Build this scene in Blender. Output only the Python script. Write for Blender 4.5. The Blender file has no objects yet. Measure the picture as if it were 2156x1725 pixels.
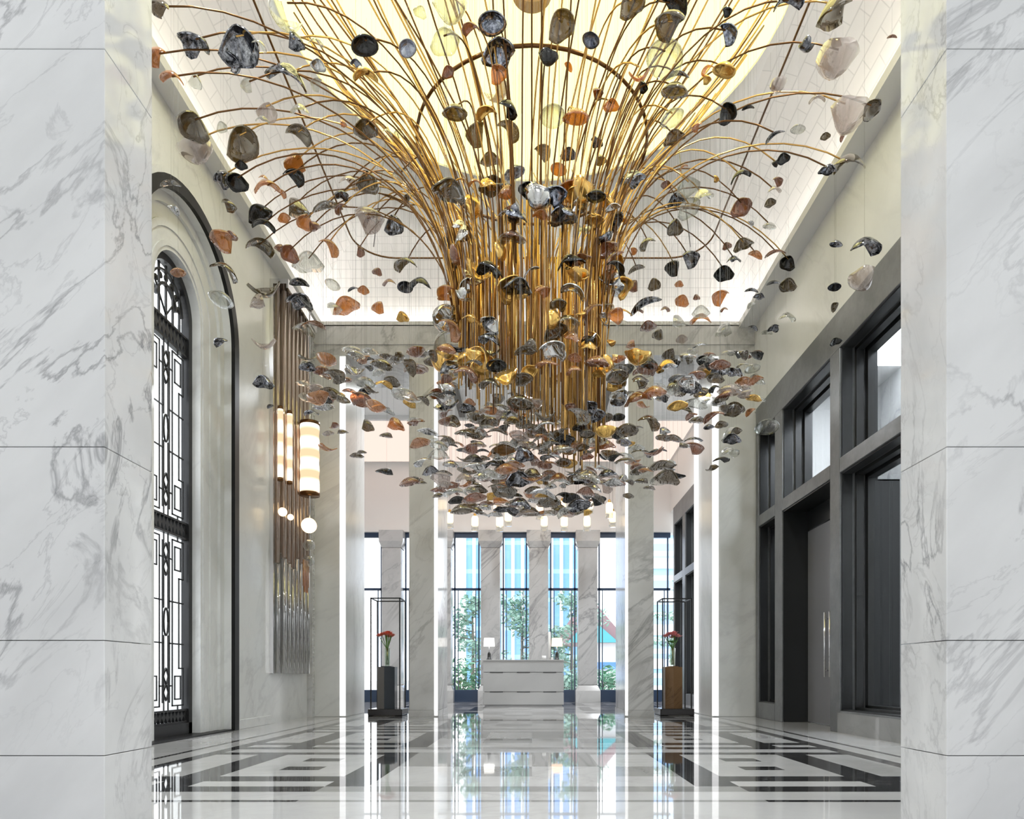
import bpy, math, random
from mathutils import Vector, Matrix
random.seed(7)
C = bpy.context.scene
PI = math.pi
# ------------------------------------------------------------------ camera
F, VX, VY, CH = 1450.0, 1120.0, 1426.0, 0.75      # focal length and vanishing point in px, camera height
cam_d = bpy.data.cameras.new('camera'); cam = bpy.data.objects.new('camera', cam_d)
C.collection.objects.link(cam); C.camera = cam
cam.location = (0, 0, CH); cam.rotation_euler = (PI/2, 0, 0)
cam_d.sensor_fit = 'HORIZONTAL'; cam_d.sensor_width = 36.0
cam_d.lens = F/2156*36.0
cam_d.shift_x = (1078-VX)/2156; cam_d.shift_y = (VY-862.5)/2156
cam_d.clip_end = 500
# ------------------------------------------------------------------ world, light, exposure
w = bpy.data.worlds.new('sky'); C.world = w; w.use_nodes = True
bg = w.node_tree.nodes['Background']
bg.inputs[0].default_value = (0.97, 0.985, 1.0, 1); bg.inputs[1].default_value = 1.8
C.view_settings.view_transform = 'Standard'; C.view_settings.look = 'None'
C.view_settings.gamma = 1; C.view_settings.use_curve_mapping = False
C.view_settings.exposure = 0.84
C.cycles.transparent_max_bounces = 10
C.cycles.adaptive_threshold = 0.05; C.cycles.use_light_tree = False; C.cycles.max_bounces = 5; C.cycles.diffuse_bounces = 3; C.cycles.glossy_bounces = 3
PANEL_E, COVE_E, BACK_E, FILL_W = 0.85, 9.0, 0.62, 90.0

# ------------------------------------------------------------------ helpers
def px(x, y, Z):
    return Vector(((x-VX)*Z/F, Z, CH+(VY-y)*Z/F))
def proj(p):
    return VX+p[0]*F/p[1], VY-(p[2]-CH)*F/p[1]
class MB:
    def __init__(s): s.v=[]; s.f=[]; s.m=[]; s.sm=[]; s.uv=None
    def add(s, vs, fs, mi=0, smooth=False):
        o=len(s.v); s.v+= [tuple(v) for v in vs]
        for f in fs:
            s.f.append(tuple(i+o for i in f)); s.m.append(mi); s.sm.append(smooth)
    def box(s, x0,x1,y0,y1,z0,z1, mi=0):
        s.add([(x0,y0,z0),(x1,y0,z0),(x1,y1,z0),(x0,y1,z0),(x0,y0,z1),(x1,y0,z1),(x1,y1,z1),(x0,y1,z1)],
              [(0,3,2,1),(4,5,6,7),(0,1,5,4),(1,2,6,5),(2,3,7,6),(3,0,4,7)], mi)
    def tube(s, pts, r, n=6, mi=0, cap=True, r1=None):
        pts=[Vector(p) for p in pts]; k=len(pts)
        t0=(pts[1]-pts[0]).normalized()
        a=Vector((0,0,1)) if abs(t0.z)<.9 else Vector((1,0,0))
        nrm=t0.cross(a).normalized(); vs=[]
        for i,p in enumerate(pts):
            t=(pts[min(i+1,k-1)]-pts[max(i-1,0)]).normalized()
            nrm=(nrm-t*nrm.dot(t)).normalized(); b=t.cross(nrm)
            rr=r if r1 is None else r+(r1-r)*i/(k-1)
            for j in range(n):
                q=2*PI*j/n; vs.append(p+(nrm*math.cos(q)+b*math.sin(q))*rr)
        fs=[]
        for i in range(k-1):
            for j in range(n):
                a0=i*n+j; a1=i*n+(j+1)%n; fs.append((a0,a1,a1+n,a0+n))
        if cap: fs+=[tuple(range(n-1,-1,-1)), tuple(range((k-1)*n,k*n))]
        s.add(vs,fs,mi,True)
    def lathe(s, prof, c, n=20, mi=0, smooth=True):
        vs=[]; fs=[]; k=len(prof)
        for r,z in prof:
            for j in range(n):
                q=2*PI*j/n; vs.append((c[0]+r*math.cos(q), c[1]+r*math.sin(q), c[2]+z))
        for i in range(k-1):
            for j in range(n):
                a0=i*n+j; a1=i*n+(j+1)%n; fs.append((a0,a1,a1+n,a0+n))
        fs+=[tuple(range(n-1,-1,-1)), tuple(range((k-1)*n,k*n))]
        s.add(vs,fs,mi,smooth)
    def arch(s, yc, r1, r2, zb, zs, x0, x1, n=28, mi=0, half=False):
        # band between r1 and r2 along jamb - semicircle - jamb, in the y-z plane, from x0 to x1
        path=[] if half else [(-1,0,zb)]
        for i in range(n+1):
            q=PI-PI*i/n; path.append((math.cos(q), math.sin(q), zs))
        if not half: path.append((1,0,zb))
        vs=[]
        for c,sn,z in path:
            for r,x in ((r1,x0),(r2,x0),(r2,x1),(r1,x1)):
                vs.append((x, yc+c*r, z+sn*r))
        fs=[]
        for i in range(len(path)-1):
            for j in range(4):
                a=i*4+j; b=i*4+(j+1)%4; fs.append((a,b,b+4,a+4))
        e=(len(path)-1)*4; fs+=[(3,2,1,0),(e,e+1,e+2,e+3)]
        s.add(vs,fs,mi)
    def build(s, name, mats, parent=None, loc=None, bevel=0):
        me=bpy.data.meshes.new(name)
        o=Vector(parent['_w']) if parent is not None else Vector(loc or (0,0,0))
        me.from_pydata([tuple(Vector(v)-o) for v in s.v],[],s.f)
        if not isinstance(mats,(list,tuple)): mats=[mats]
        for m in mats: me.materials.append(m)
        me.polygons.foreach_set('material_index', s.m)
        me.polygons.foreach_set('use_smooth', s.sm)
        if s.uv:
            ul=me.uv_layers.new(name='UVMap')
            for p in me.polygons:
                for li,vi in zip(p.loop_indices,p.vertices): ul.data[li].uv=s.uv[vi]
        me.update()
        ob=bpy.data.objects.new(name, me); C.collection.objects.link(ob)
        if parent is not None: ob.parent=parent
        else: ob.location=o
        ob['_w']=tuple(o)
        if bevel:
            b=ob.modifiers.new('bevel','BEVEL'); b.width=bevel; b.segments=2; b.limit_method='ANGLE'
        return ob
def tag(o, label=None, cat=None, group=None, kind=None):
    if label: o['label']=label
    if cat: o['category']=cat
    if group: o['group']=group
    if kind: o['kind']=kind
    return o
def thing(name, loc, label, cat, group=None):
    o=bpy.data.objects.new(name,None); C.collection.objects.link(o); o.location=loc
    o.empty_display_size=.1; o['_w']=tuple(loc); return tag(o,label,cat,group)
def struct(o): o['kind']='structure'; return o
def dup(root, loc, label=None, group=None):
    r=root.copy(); C.collection.objects.link(r); r.location=loc; r['_w']=tuple(loc)
    if label: r['label']=label
    if group: r['group']=group
    for ch in list(root.children):
        c=ch.copy(); C.collection.objects.link(c); c.parent=r
        for g in ch.children:
            d=g.copy(); C.collection.objects.link(d); d.parent=c
    return r
ORD=['leftmost','second from the left','third from the left','fourth from the left','fifth from the left','sixth from the left','seventh from the left','eighth from the left','ninth from the left','tenth from the left','eleventh from the left','twelfth from the left','thirteenth from the left','fourteenth from the left','fifteenth from the left','sixteenth from the left']

# ------------------------------------------------------------------ materials
def nodes(name):
    m=bpy.data.materials.new(name); m.use_nodes=True
    return m, m.node_tree, m.node_tree.nodes['Principled BSDF'], m.node_tree.nodes['Material Output']
def pbr(name, col, rough=.5, metal=0, spec=.5, emit=None, es=0):
    m,t,b,o=nodes(name)
    b.inputs['Base Color'].default_value=(*col,1); b.inputs['Roughness'].default_value=rough
    b.inputs['Metallic'].default_value=metal; b.inputs['Specular IOR Level'].default_value=spec
    if emit: b.inputs['Emission Color'].default_value=(*emit,1); b.inputs['Emission Strength'].default_value=es
    return m
def N(t, typ, **kw):
    n=t.nodes.new(typ)
    for k,v in kw.items(): setattr(n,k,v)
    return n
def ramp(t, stops):
    n=N(t,'ShaderNodeValToRGB'); e=n.color_ramp.elements
    e[0].position,e[0].color=stops[0][0],(*stops[0][1],1); e[1].position,e[1].color=stops[1][0],(*stops[1][1],1)
    for p,c in stops[2:]:
        x=e.new(p); x.color=(*c,1)
    return n
def marble(name, base=(.80,.80,.81), vein=(.22,.22,.24), rough=.12, scale=.55, amount=.8, rot=(.5,-.7,.0), spec=.5, offset=(0,0,0), width=.03, stretch=.3):
    m,t,b,o=nodes(name); L=t.links.new
    tc=N(t,'ShaderNodeTexCoord'); mp=N(t,'ShaderNodeMapping')
    geo=N(t,'ShaderNodeNewGeometry')
    L(geo.outputs['Position'],mp.inputs[0])
    mp0=N(t,'ShaderNodeMapping'); L(geo.outputs['Position'],mp0.inputs[0])
    mp0.inputs['Rotation'].default_value=rot; mp0.inputs['Location'].default_value=offset
    L(mp0.outputs[0],mp.inputs[0]); mp.inputs['Scale'].default_value=(1,1,stretch)
    def veins(sc,dist,wd,det):
        n=N(t,'ShaderNodeTexNoise'); n.inputs['Scale'].default_value=sc; n.inputs['Detail'].default_value=det
        n.inputs['Roughness'].default_value=.58; n.inputs['Distortion'].default_value=dist
        L(mp.outputs[0],n.inputs['Vector'])
        s=N(t,'ShaderNodeMath',operation='SUBTRACT'); L(n.outputs[0],s.inputs[0]); s.inputs[1].default_value=.5
        a=N(t,'ShaderNodeMath',operation='ABSOLUTE'); L(s.outputs[0],a.inputs[0])
        r=ramp(t,[(0,(1,1,1)),(wd,(0,0,0))]); L(a.outputs[0],r.inputs[0]); return r
    v1=veins(scale,1.2,width,9); v2=veins(scale*2.6,.8,width*.8,8)
    mk=N(t,'ShaderNodeTexNoise'); mk.inputs['Scale'].default_value=scale*.9; mk.inputs['Detail'].default_value=3
    L(mp.outputs[0],mk.inputs['Vector'])
    mr=ramp(t,[(.38,(.12,.12,.12)),(.62,(1,1,1))]); L(mk.outputs[0],mr.inputs[0])
    ad=N(t,'ShaderNodeMath',operation='MULTIPLY_ADD'); L(v2.outputs[0],ad.inputs[0]); ad.inputs[1].default_value=.4; L(v1.outputs[0],ad.inputs[2])
    mu=N(t,'ShaderNodeMath',operation='MULTIPLY'); L(ad.outputs[0],mu.inputs[0]); L(mr.outputs[0],mu.inputs[1])
    m2=N(t,'ShaderNodeMath',operation='MULTIPLY',use_clamp=True); L(mu.outputs[0],m2.inputs[0]); m2.inputs[1].default_value=amount
    cl=N(t,'ShaderNodeTexNoise'); cl.inputs['Scale'].default_value=scale*1.6; cl.inputs['Detail'].default_value=6
    L(mp.outputs[0],cl.inputs['Vector'])
    cr=ramp(t,[(.35,tuple(c*.86 for c in base)),(.62,base)]); L(cl.outputs[0],cr.inputs[0])
    mx=N(t,'ShaderNodeMix',data_type='RGBA'); L(m2.outputs[0],mx.inputs['Factor']); L(cr.outputs[0],mx.inputs['A']); mx.inputs['B'].default_value=(*vein,1)
    L(mx.outputs['Result'],b.inputs['Base Color'])
    b.inputs['Roughness'].default_value=rough; b.inputs['Specular IOR Level'].default_value=spec
    return m
def thin_glass(name, tint=(1,1,1), gloss=(1,1,1), refl=.08, body=None, bodyf=0, rough=.02, slope=.55):
    m,t,b,o=nodes(name); L=t.links.new; t.nodes.remove(b)
    tr=N(t,'ShaderNodeBsdfTransparent'); tr.inputs[0].default_value=(*tint,1)
    gl=N(t,'ShaderNodeBsdfGlossy'); gl.inputs[0].default_value=(*gloss,1); gl.inputs['Roughness'].default_value=rough
    lw=N(t,'ShaderNodeLayerWeight'); lw.inputs[0].default_value=.35
    ma=N(t,'ShaderNodeMath',operation='MULTIPLY_ADD',use_clamp=True); L(lw.outputs['Facing'],ma.inputs[0]); ma.inputs[1].default_value=slope; ma.inputs[2].default_value=refl
    last=tr
    if body:
        df=N(t,'ShaderNodeBsdfDiffuse'); df.inputs[0].default_value=(*body,1)
        mb=N(t,'ShaderNodeMixShader'); mb.inputs[0].default_value=bodyf; L(tr.outputs[0],mb.inputs[1]); L(df.outputs[0],mb.inputs[2]); last=mb
    mx=N(t,'ShaderNodeMixShader'); L(ma.outputs[0],mx.inputs[0]); L(last.outputs[0],mx.inputs[1]); L(gl.outputs[0],mx.inputs[2])
    L(mx.outputs[0],o.inputs['Surface']); return m
def speckle(name, a, b_, metal=.9, rough=.18, scale=9):
    m,t,b,o=nodes(name); L=t.links.new
    tc=N(t,'ShaderNodeTexCoord'); n=N(t,'ShaderNodeTexNoise'); n.inputs['Scale'].default_value=scale; n.inputs['Detail'].default_value=5; n.inputs['Roughness'].default_value=.75
    L(tc.outputs['Object'],n.inputs['Vector'])
    r=ramp(t,[(.40,a),(.62,b_)]); L(n.outputs[0],r.inputs[0]); L(r.outputs[0],b.inputs['Base Color'])
    b.inputs['Metallic'].default_value=metal; b.inputs['Roughness'].default_value=rough
    return m
def emis(name, col, s):
    m,t,b,o=nodes(name); t.nodes.remove(b)
    e=N(t,'ShaderNodeEmission'); e.inputs[0].default_value=(*col,1); e.inputs[1].default_value=s
    t.links.new(e.outputs[0],o.inputs['Surface']); return m
M={}
M['wall']=marble('white_wall_marble',(.80,.81,.80),(.5,.5,.51),rough=.2,amount=.35,scale=.5,spec=.35)
M['pillar']=marble('veined_pillar_marble',(.79,.79,.80),(.2,.2,.22),rough=.06,amount=.62,scale=1.4,rot=(.3,-.75,0),width=.020)
M['column']=marble('grey_column_marble',(.68,.68,.68),(.3,.3,.31),rough=.12,amount=.7,scale=.8,rot=(.3,-.7,0))
M['backcol']=marble('window_column_marble',(.55,.55,.55),(.22,.22,.23),rough=.2,amount=.8,scale=.9,rot=(.3,-.7,0))
M['plaster']=pbr('white_plaster',(.80,.80,.79),.6)
M['fl_white']=marble('floor_white_marble',(.60,.60,.61),(.4,.4,.4),rough=.03,amount=.4,scale=.7)
M['fl_grey']=marble('floor_grey_marble',(.34,.34,.34),(.2,.2,.2),rough=.03,amount=.4,scale=.9)
M['fl_black']=marble('floor_black_marble',(.035,.035,.037),(.35,.35,.35),rough=.03,amount=.5,scale=1.2,width=.012)
M['metal_grey']=speckle('brushed_grey_metal',(.17,.175,.18),(.24,.245,.25),.55,.38,1.2)
M['metal_dark']=pbr('black_frame_metal',(.018,.019,.02),.3,0,.5)
M['iron']=pbr('wrought_iron',(.015,.015,.016),.35,0,.4)
M['black_trim']=pbr('black_marble_trim',(.010,.010,.011),.4,0,.3)
M['gold']=pbr('gold_metal',(.68,.41,.13),.2,1)
M['brown_rod']=pbr('bronze_rod',(.17,.085,.035),.28,1)  # brown metal, darkened to put the rods' backlit shade into the colour
M['wire']=pbr('steel_wire',(.30,.30,.30),.5,.5)
M['chrome']=pbr('chrome',(.75,.75,.77),.12,1)
M['navy']=pbr('navy_frame',(.03,.055,.11),.35)
M['cream']=emis('backlit_cream_panel',(1.4,1.28,.55),PANEL_E)
M['cove']=emis('warm_cove_light',(1,.95,.90),COVE_E)
M['led']=emis('white_led_strip',(1,1,1),.75)  # emission standing in for strong light on white stone edges
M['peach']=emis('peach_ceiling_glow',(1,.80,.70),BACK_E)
M['lampglow']=emis('warm_lamp_glow',(1,.76,.45),1.5)
M['pane']=thin_glass('window_pane',(.97,.985,1),refl=.01,slope=.12)
M['darkglass']=None
def dark_glass():
    m,t,b,o=nodes('dark_mirror_glass'); L=t.links.new; t.nodes.remove(b)
    d=N(t,'ShaderNodeBsdfDiffuse'); d.inputs[0].default_value=(.02,.021,.023,1)
    g=N(t,'ShaderNodeBsdfGlossy'); g.inputs[0].default_value=(.95,.97,1,1); g.inputs['Roughness'].default_value=.015
    mx=N(t,'ShaderNodeMixShader'); mx.inputs[0].default_value=.62
    L(d.outputs[0],mx.inputs[1]); L(g.outputs[0],mx.inputs[2]); L(mx.outputs[0],o.inputs['Surface']); return m
M['darkglass']=thin_glass('tinted_shop_glass',(.86,.88,.90),refl=.04,slope=.22)
M['deskpanel']=marble('pale_desk_stone',(.46,.46,.46),(.4,.4,.4),rough=.25,amount=.2)
def tiles():
    m,t,b,o=nodes('mosaic_ceiling_tile'); L=t.links.new
    uv=N(t,'ShaderNodeUVMap'); br=N(t,'ShaderNodeTexBrick')
    br.inputs['Color1'].default_value=(.80,.79,.77,1); br.inputs['Color2'].default_value=(.77,.765,.745,1); br.inputs['Mortar'].default_value=(.66,.655,.64,1)
    br.inputs['Scale'].default_value=1; br.inputs['Mortar Size'].default_value=.008; br.inputs['Brick Width'].default_value=.42; br.inputs['Row Height'].default_value=.16
    L(uv.outputs[0],br.inputs['Vector']); L(br.outputs['Color'],b.inputs['Base Color']); b.inputs['Roughness'].default_value=.35
    return m
M['tiles']=tiles()
# petal materials
PM={'K':pbr('black_glass',(.006,.006,.006),.06,0,.9),
    'O':thin_glass('smoked_olive_glass',(.42,.33,.17),refl=.10,body=(.09,.06,.02),bodyf=.4),
    'S':speckle('speckled_dark_silver',(.02,.021,.026),(.50,.51,.56),.95,.07,3.2),
    'B':speckle('blue_grey_silver',(.06,.07,.10),(.66,.70,.82),.95,.07,3.0),
    'L':pbr('bright_silver_glass',(.78,.78,.78),.08,1),
    'C':thin_glass('clear_glass',(.84,.85,.82),refl=.06,slope=.85),
    'W':thin_glass('pale_rose_glass',(.80,.74,.71),refl=.10,body=(.55,.48,.45),bodyf=.25),
    'A':thin_glass('amber_glass',(.85,.50,.20),refl=.10,body=(.55,.26,.06),bodyf=.35),
    'G':pbr('gold_leaf_glass',(.95,.60,.18),.18,.85),
    'R':thin_glass('copper_glass',(.58,.28,.12),refl=.10,body=(.33,.125,.045),bodyf=.55)}
PCOL={'K':'black','O':'smoky olive','S':'speckled dark silver','B':'blue grey silver','L':'bright silver','C':'clear','W':'pale rose','A':'amber','G':'gold','R':'copper brown'}

# ------------------------------------------------------------------ the setting
XL, XR, ZP, ZQ, ZB = -4.2, 4.2, 13.0, 14.46, 20.9     # side walls, portal front and back, rear window wall
# floor: one grid, the stone of each cell chosen from the inlay pattern
xs=[0,.42,.56,.98,1.12,1.42,1.72,2.04,2.36,2.64,2.95,3.05,3.2,3.43,3.49,4.3,5.2]
gx=sorted(set([-x for x in xs]+xs+[-6.7]))
PER=2.64; gz=[-2.5,4.13]
for k in range(7):
    for a in (0,.3,.52,.75,1.0,1.35,1.57,1.92,2.15,2.45):
        z=4.2+PER*k+a
        if z<21.2: gz.append(z)
gz.append(21.4); gz=sorted(set(gz))
def stone(x,z):
    u=abs(x)
    if z<4.13: return 0
    if 4.13<z<4.2: return 2 if u>1.42 else 1
    if u>3.49: return 0
    if u>3.43: return 2
    if u>3.2: return 0
    if u>3.05: return 2
    t=(z-4.2)%PER
    if t<.3: return 0
    if t<.52: return 2 if u>1.42 else 1
    if 2.36<u<2.64 or 1.12<u<1.42: return 2
    if t<.75: return 0
    if t<1.0: return 2 if u>1.42 else 0
    if t>2.45: return 2 if u>1.42 else 1
    if 1.72<u<2.04 and (1.35<t<1.57 or 1.92<t<2.15): return 2
    if u<1.12:
        i=int((x+1.12)//.56); j=0 if t<1.57 else 1
        return 1 if (i+j)%2 else 0
    return 0
b=MB()
for i in range(len(gx)-1):
    for j in range(len(gz)-1):
        x0,x1,z0,z1=gx[i],gx[i+1],gz[j],gz[j+1]
        b.add([(x0,z0,0),(x1,z0,0),(x1,z1,0),(x0,z1,0)],[(0,1,2,3)],stone((x0+x1)/2,(z0+z1)/2))
floor=struct(b.build('floor',[M['fl_white'],M['fl_grey'],M['fl_black']]))
b=MB(); b.box(-150,150,-60,150,-.25,-.12); struct(b.build('ground',pbr('pale_paving',(.55,.55,.53),.7)))

# left wall with the arched recess
YD, RD, RO, ZS = 8.465, .555, 1.16, 5.35
def wall_arch(yc, r, zs, y0, y1, z1, x0, x1, n=28):
    b=MB(); b.box(x0,x1,y0,yc-r,0,z1); b.box(x0,x1,yc+r,y1,0,z1)
    pts=[(yc+r*math.cos(PI-PI*i/n), zs+r*math.sin(PI-PI*i/n)) for i in range(n+1)]
    for (a,za),(c,zc) in zip(pts,pts[1:]):
        b.add([(x0,a,za),(x0,c,zc),(x0,c,z1),(x0,a,z1),(x1,a,za),(x1,c,zc),(x1,c,z1),(x1,a,z1)],
              [(0,3,2,1),(4,5,6,7),(0,1,5,4)])
    return b
wall_left=struct(wall_arch(YD,RO,ZS,1.5,ZP,7.4,XL-.45,XL).build('wall_left',M['wall']))
# marble surround and black arch trim
b=MB(); b.arch(YD,RD,RO,0,ZS,XL-.36,XL-.14); b.arch(YD,.80,.88,0,ZS,XL-.14,XL-.125); b.arch(YD,1.04,RO,0,ZS,XL-.14,XL-.10)
b.arch(YD,.60,.66,0,ZS,XL-.14,XL-.125)
tr1=struct(b.build('trim_1',M['wall']))
b=MB(); b.arch(YD,RO,1.30,0,ZS,XL,XL+.05); struct(b.build('trim_2',M['black_trim']))
b=MB(); b.arch(YD,1.30,1.37,0,ZS,XL,XL+.035); struct(b.build('trim_3',M['wall']))
b=MB()
for y0,y1 in ((1.5,YD-1.37),(YD+1.37,11.0)): b.box(XL,XL+.03,y0,y1,0,.14)
struct(b.build('baseboard_left',M['wall'],bevel=.006))
# the arched iron door: frame, leaves, rails and glass
XDr=XL-.30
b=MB(); b.arch(YD,RD-.085,RD,0.0,ZS,XDr-.05,XDr+.05); b.box(XDr-.05,XDr+.05,YD-RD,YD+RD,0,.16); 
door=struct(b.build('door_1',M['iron']))
y0,y1=YD-RD+.085,YD+RD-.085
def rail(nm,z0,z1):
    b=MB(); b.box(XDr-.03,XDr+.03,y0,y1,z0,z0+.025); b.box(XDr-.03,XDr+.03,y0,y1,z1-.025,z1)
    n=11; st=(y1-y0)/n
    for i in range(n):
        c=y0+st*(i+.5); zc=(z0+z1)/2; h=(z1-z0)/2-.025
        b.add([(XDr+.02,c-st/2,zc),(XDr+.02,c,zc-h),(XDr+.02,c+st/2,zc),(XDr+.02,c,zc+h),(XDr-.02,c-st/2,zc),(XDr-.02,c,zc-h),(XDr-.02,c+st/2,zc),(XDr-.02,c,zc+h)],
              [(0,1,2,3),(7,6,5,4),(0,4,5,1),(1,5,6,2),(2,6,7,3),(3,7,4,0)])
    return b.build(nm,M['iron'],door)
rail('rail',.16,.34); rail('rail',2.52,2.74); rail('rail',4.88,5.14)
def grille(z0,z1):
    b=MB(); q=.009
    def bar(ya,yb,za,zb): b.box(XDr-.006,XDr+.006,min(ya,yb)-q,max(ya,yb)+q,min(za,zb)-q,max(za,zb)+q)
    W=y1-y0; cy=(y0+y1)/2; h=z1-z0
    m=.05
    for s in (-1,1):
        e=cy+s*(W/2-.06)
        for (za,d) in ((z0,1),(z1,-1)):
            # stepped squares at the corners
            bar(e,e-s*.26,za+d*m,za+d*m); bar(e,e,za+d*m,za+d*.52); bar(e-s*.26,e-s*.26,za+d*m,za+d*.30)
            bar(e,e-s*.10,za+d*.52,za+d*.52); bar(e-s*.06,e-s*.20,za+d*.13,za+d*.13); bar(e-s*.06,e-s*.06,za+d*.13,za+d*.42)
            bar(e-s*.20,e-s*.20,za+d*.13,za+d*.42); bar(e-s*.06,e-s*.20,za+d*.42,za+d*.42)
            bar(e-s*.26,e-s*.34,za+d*.30,za+d*.30)
            bar(e-s*.13,e-s*.13,za,za+d*m)
        bar(e-s*.10,e-s*.10,z0+.52,z1-.52); bar(e-s*.26,e-s*.26,z0+.30,z1-.30)
        bar(e-s*.33,e-s*.33,z0+.1,z1-.1)
        for zz in (.38,.62): bar(e,e-s*.33,z0+h*zz,z0+h*zz)
    bar(cy-.05,cy-.05,z0,z0+h*.42); bar(cy+.05,cy+.05,z0,z0+h*.42); bar(cy-.05,cy-.05,z0+h*.58,z1); bar(cy+.05,cy+.05,z0+h*.58,z1)
    # oval in the middle, crossed lozenges at both ends
    zc=z0+h*.5
    b.tube([(XDr,cy+.05*math.cos(a*PI/8),zc+.17*math.sin(a*PI/8)) for a in range(17)],.012,6)
    for zc in (z0+.22,z1-.22,z0+.42,z1-.42):
        b.tube([(XDr,cy-.06,zc),(XDr,cy,zc-.1),(XDr,cy+.06,zc),(XDr,cy,zc+.1),(XDr,cy-.06,zc)],.013,5)
    return b.build('grille',M['iron'],door)
grille(.34,2.52); grille(2.74,4.88)
b=MB()
for k in range(-2,3):
    b.box(XDr-.012,XDr+.012,YD+k*.16-.012,YD+k*.16+.012,5.14,ZS+math.sqrt(max(.02,(RD-.1)**2-(k*.16)**2)))
b.arch(YD,.20,.235,ZS,ZS,XDr-.02,XDr+.02,half=True); b.arch(YD,.36,.385,ZS,ZS,XDr-.02,XDr+.02,half=True)
for a in (-1,1): b.tube([(XDr,YD,5.2),(XDr,YD+a*.36,ZS+.3)],.012,5)
for k in range(7):
    a=PI*(k+.5)/7; b.tube([(XDr+.01,YD+.3*math.cos(a),ZS+.3*math.sin(a)),(XDr-.01,YD+.3*math.cos(a),ZS+.3*math.sin(a))],.04,8)
b.build('fanlight_grille',M['iron'],door)
b=MB(); b.box(XDr-.012,XDr-.006,y0,y1,.16,ZS)
n=20; pts=[(YD+(RD-.08)*math.cos(PI*i/n),ZS+(RD-.08)*math.sin(PI*i/n)) for i in range(n+1)]
b.add([(XDr-.009,y,z) for y,z in pts],[tuple(range(n+1))])
b.build('pane',M['pane'],door)
b=MB(); b.box(XL-.45,XL+.02,YD-RO,YD+RO,0,.02); struct(b.build('trim_4',M['black_trim']))

# right wall with the dark metal shop front (also a second one beyond the portal)
b=MB(); b.box(XR,XR+.6,1.5,ZP,5.74,7.4); b.box(XR,XR+.6,1.5,6.6,0,5.74)
wall_right=struct(b.build('wall_right',M['wall']))
b=MB(); b.box(XR,XR+.6,ZP,ZB,5.74,7.3); struct(b.build('wall_right_rear',M['plaster']))
def shopfront(nm, ys, zsill, zt):
    """ys: list of (y0,y1,kind) openings from far to near"""
    f=MB(); lo=min(a for a,_,_ in ys)-.22; hi=max(c for _,c,_ in ys)+.14
    x0,x1=XR-.03,XR+.45
    f.box(x0,x1,lo,hi,5.22,zt)
    edges=sorted(ys); prev=lo
    for a,c,_ in edges: f.box(x0,x1,prev,a,0,5.22); prev=c
    f.box(x0,x1,prev,hi,0,5.22)
    for a,c,k in ys:
        f.box(x0,x1,a,c,3.52,3.72)
        if k!='door': f.box(x0,x1,a,c,0,zsill)
    fr=struct(f.build(nm,M['metal_grey'],bevel=.008))
    for a,c,k in ys:
        for z0,z1,up in ((3.72,5.22,True),(zsill if k!='door' else 0,3.52,False)):
            # dark lining of the reveal, then sash and glass
            if k=='door' and not up:
                l=MB(); l.box(x0+.02,x1+.5,c-.02,c,z0,z1); l.box(x0+.02,x1+.5,a,a+.02,z0,z1); l.box(x0+.02,x1+.5,a,c,z1-.02,z1)
                l.build('reveal_lining',M['metal_dark'],fr)
                d=MB(); mid=(a+c)/2
                d.box(x1-.06,x1,a+.03,mid-.01,0.01,z1-.35); dd=d.build('door_leaf',M['door_panel'],fr,bevel=.006)
                d=MB(); d.box(x1-.06,x1,mid+.01,c-.03,0.01,z1-.35); d2=d.build('door_leaf',M['door_panel'],fr,bevel=.006)
                for yy,par in ((mid-.09,dd),(mid+.09,d2)):
                    h=MB(); h.tube([(x1-.12,yy,.75),(x1-.12,yy,1.75)],.018,8); h.tube([(x1-.12,yy,.85),(x1-.06,yy,.85)],.012,6); h.tube([(x1-.12,yy,1.65),(x1-.06,yy,1.65)],.012,6)
                    h.build('door_handle',M['chrome'],par)
                t=MB(); t.box(x1-.06,x1,a+.02,c-.02,z1-.33,z1-.02); t.build('door_head',M['metal_dark'],fr)
                continue
            l=MB()
            for s0,s1 in ((.02,.16),(.20,.30),(.34,.47)):
                e=.018+.03*(s0>.1)+.03*(s0>.3)
                xa,xb=XR+s0-.02,XR+s1-.02
                l.box(xa,xb,c-e,c,z0,z1); l.box(xa,xb,a,a+e,z0,z1); l.box(xa,xb,a,c,z1-e,z1); l.box(xa,xb,a,c,z0,z0+e)
            l.build('sash',M['metal_dark'],fr)
            g=MB(); g.box(XR+.40,XR+.41,a+.02,c-.02,z0+.02,z1-.02); g.build('pane',M['darkglass'],fr)
    return fr
M['door_panel']=pbr('graphite_door_panel',(.30,.30,.32),.3,.2,.5)
shopfront('window_1',[(11.83,12.69,'win'),(9.64,11.49,'door'),(7.15,9.34,'win')],.29,5.74)
shopfront('window_2',[(19.1,20.2,'win'),(17.2,18.75,'win'),(15.2,16.8,'win')],.29,5.74)
b=MB(); b.box(XR+.6,XR+4.2,12.75,12.95,-.1,6.2); b.box(XR+4.0,XR+4.2,6.0,12.75,-.1,6.2); b.box(XR+.6,XR+4.0,5.9,6.0,-.1,6.2); struct(b.build('wall_shop_interior',M['plaster']))
b=MB(); b.box(XR+.6,XR+4.2,5.9,12.95,6.0,6.2); struct(b.build('ceiling_shop',M['plaster']))
b=MB(); b.box(XR+.6,XR+4.2,5.9,12.95,-.1,0); struct(b.build('floor_shop',M['fl_grey']))
b=MB(); b.box(XR+1.2,XR+3.6,7.5,11.5,5.95,5.999); tag(b.build('ceiling_light',emis('shop_ceiling_light',(.95,.98,1),9.0)),'white ceiling light panel inside the shop behind the dark glass front','ceiling light')
b=MB(); b.box(XR+2.05,XR+2.35,11.6,12.75,0,6.0); struct(b.build('trim_7',M['column']))
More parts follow.
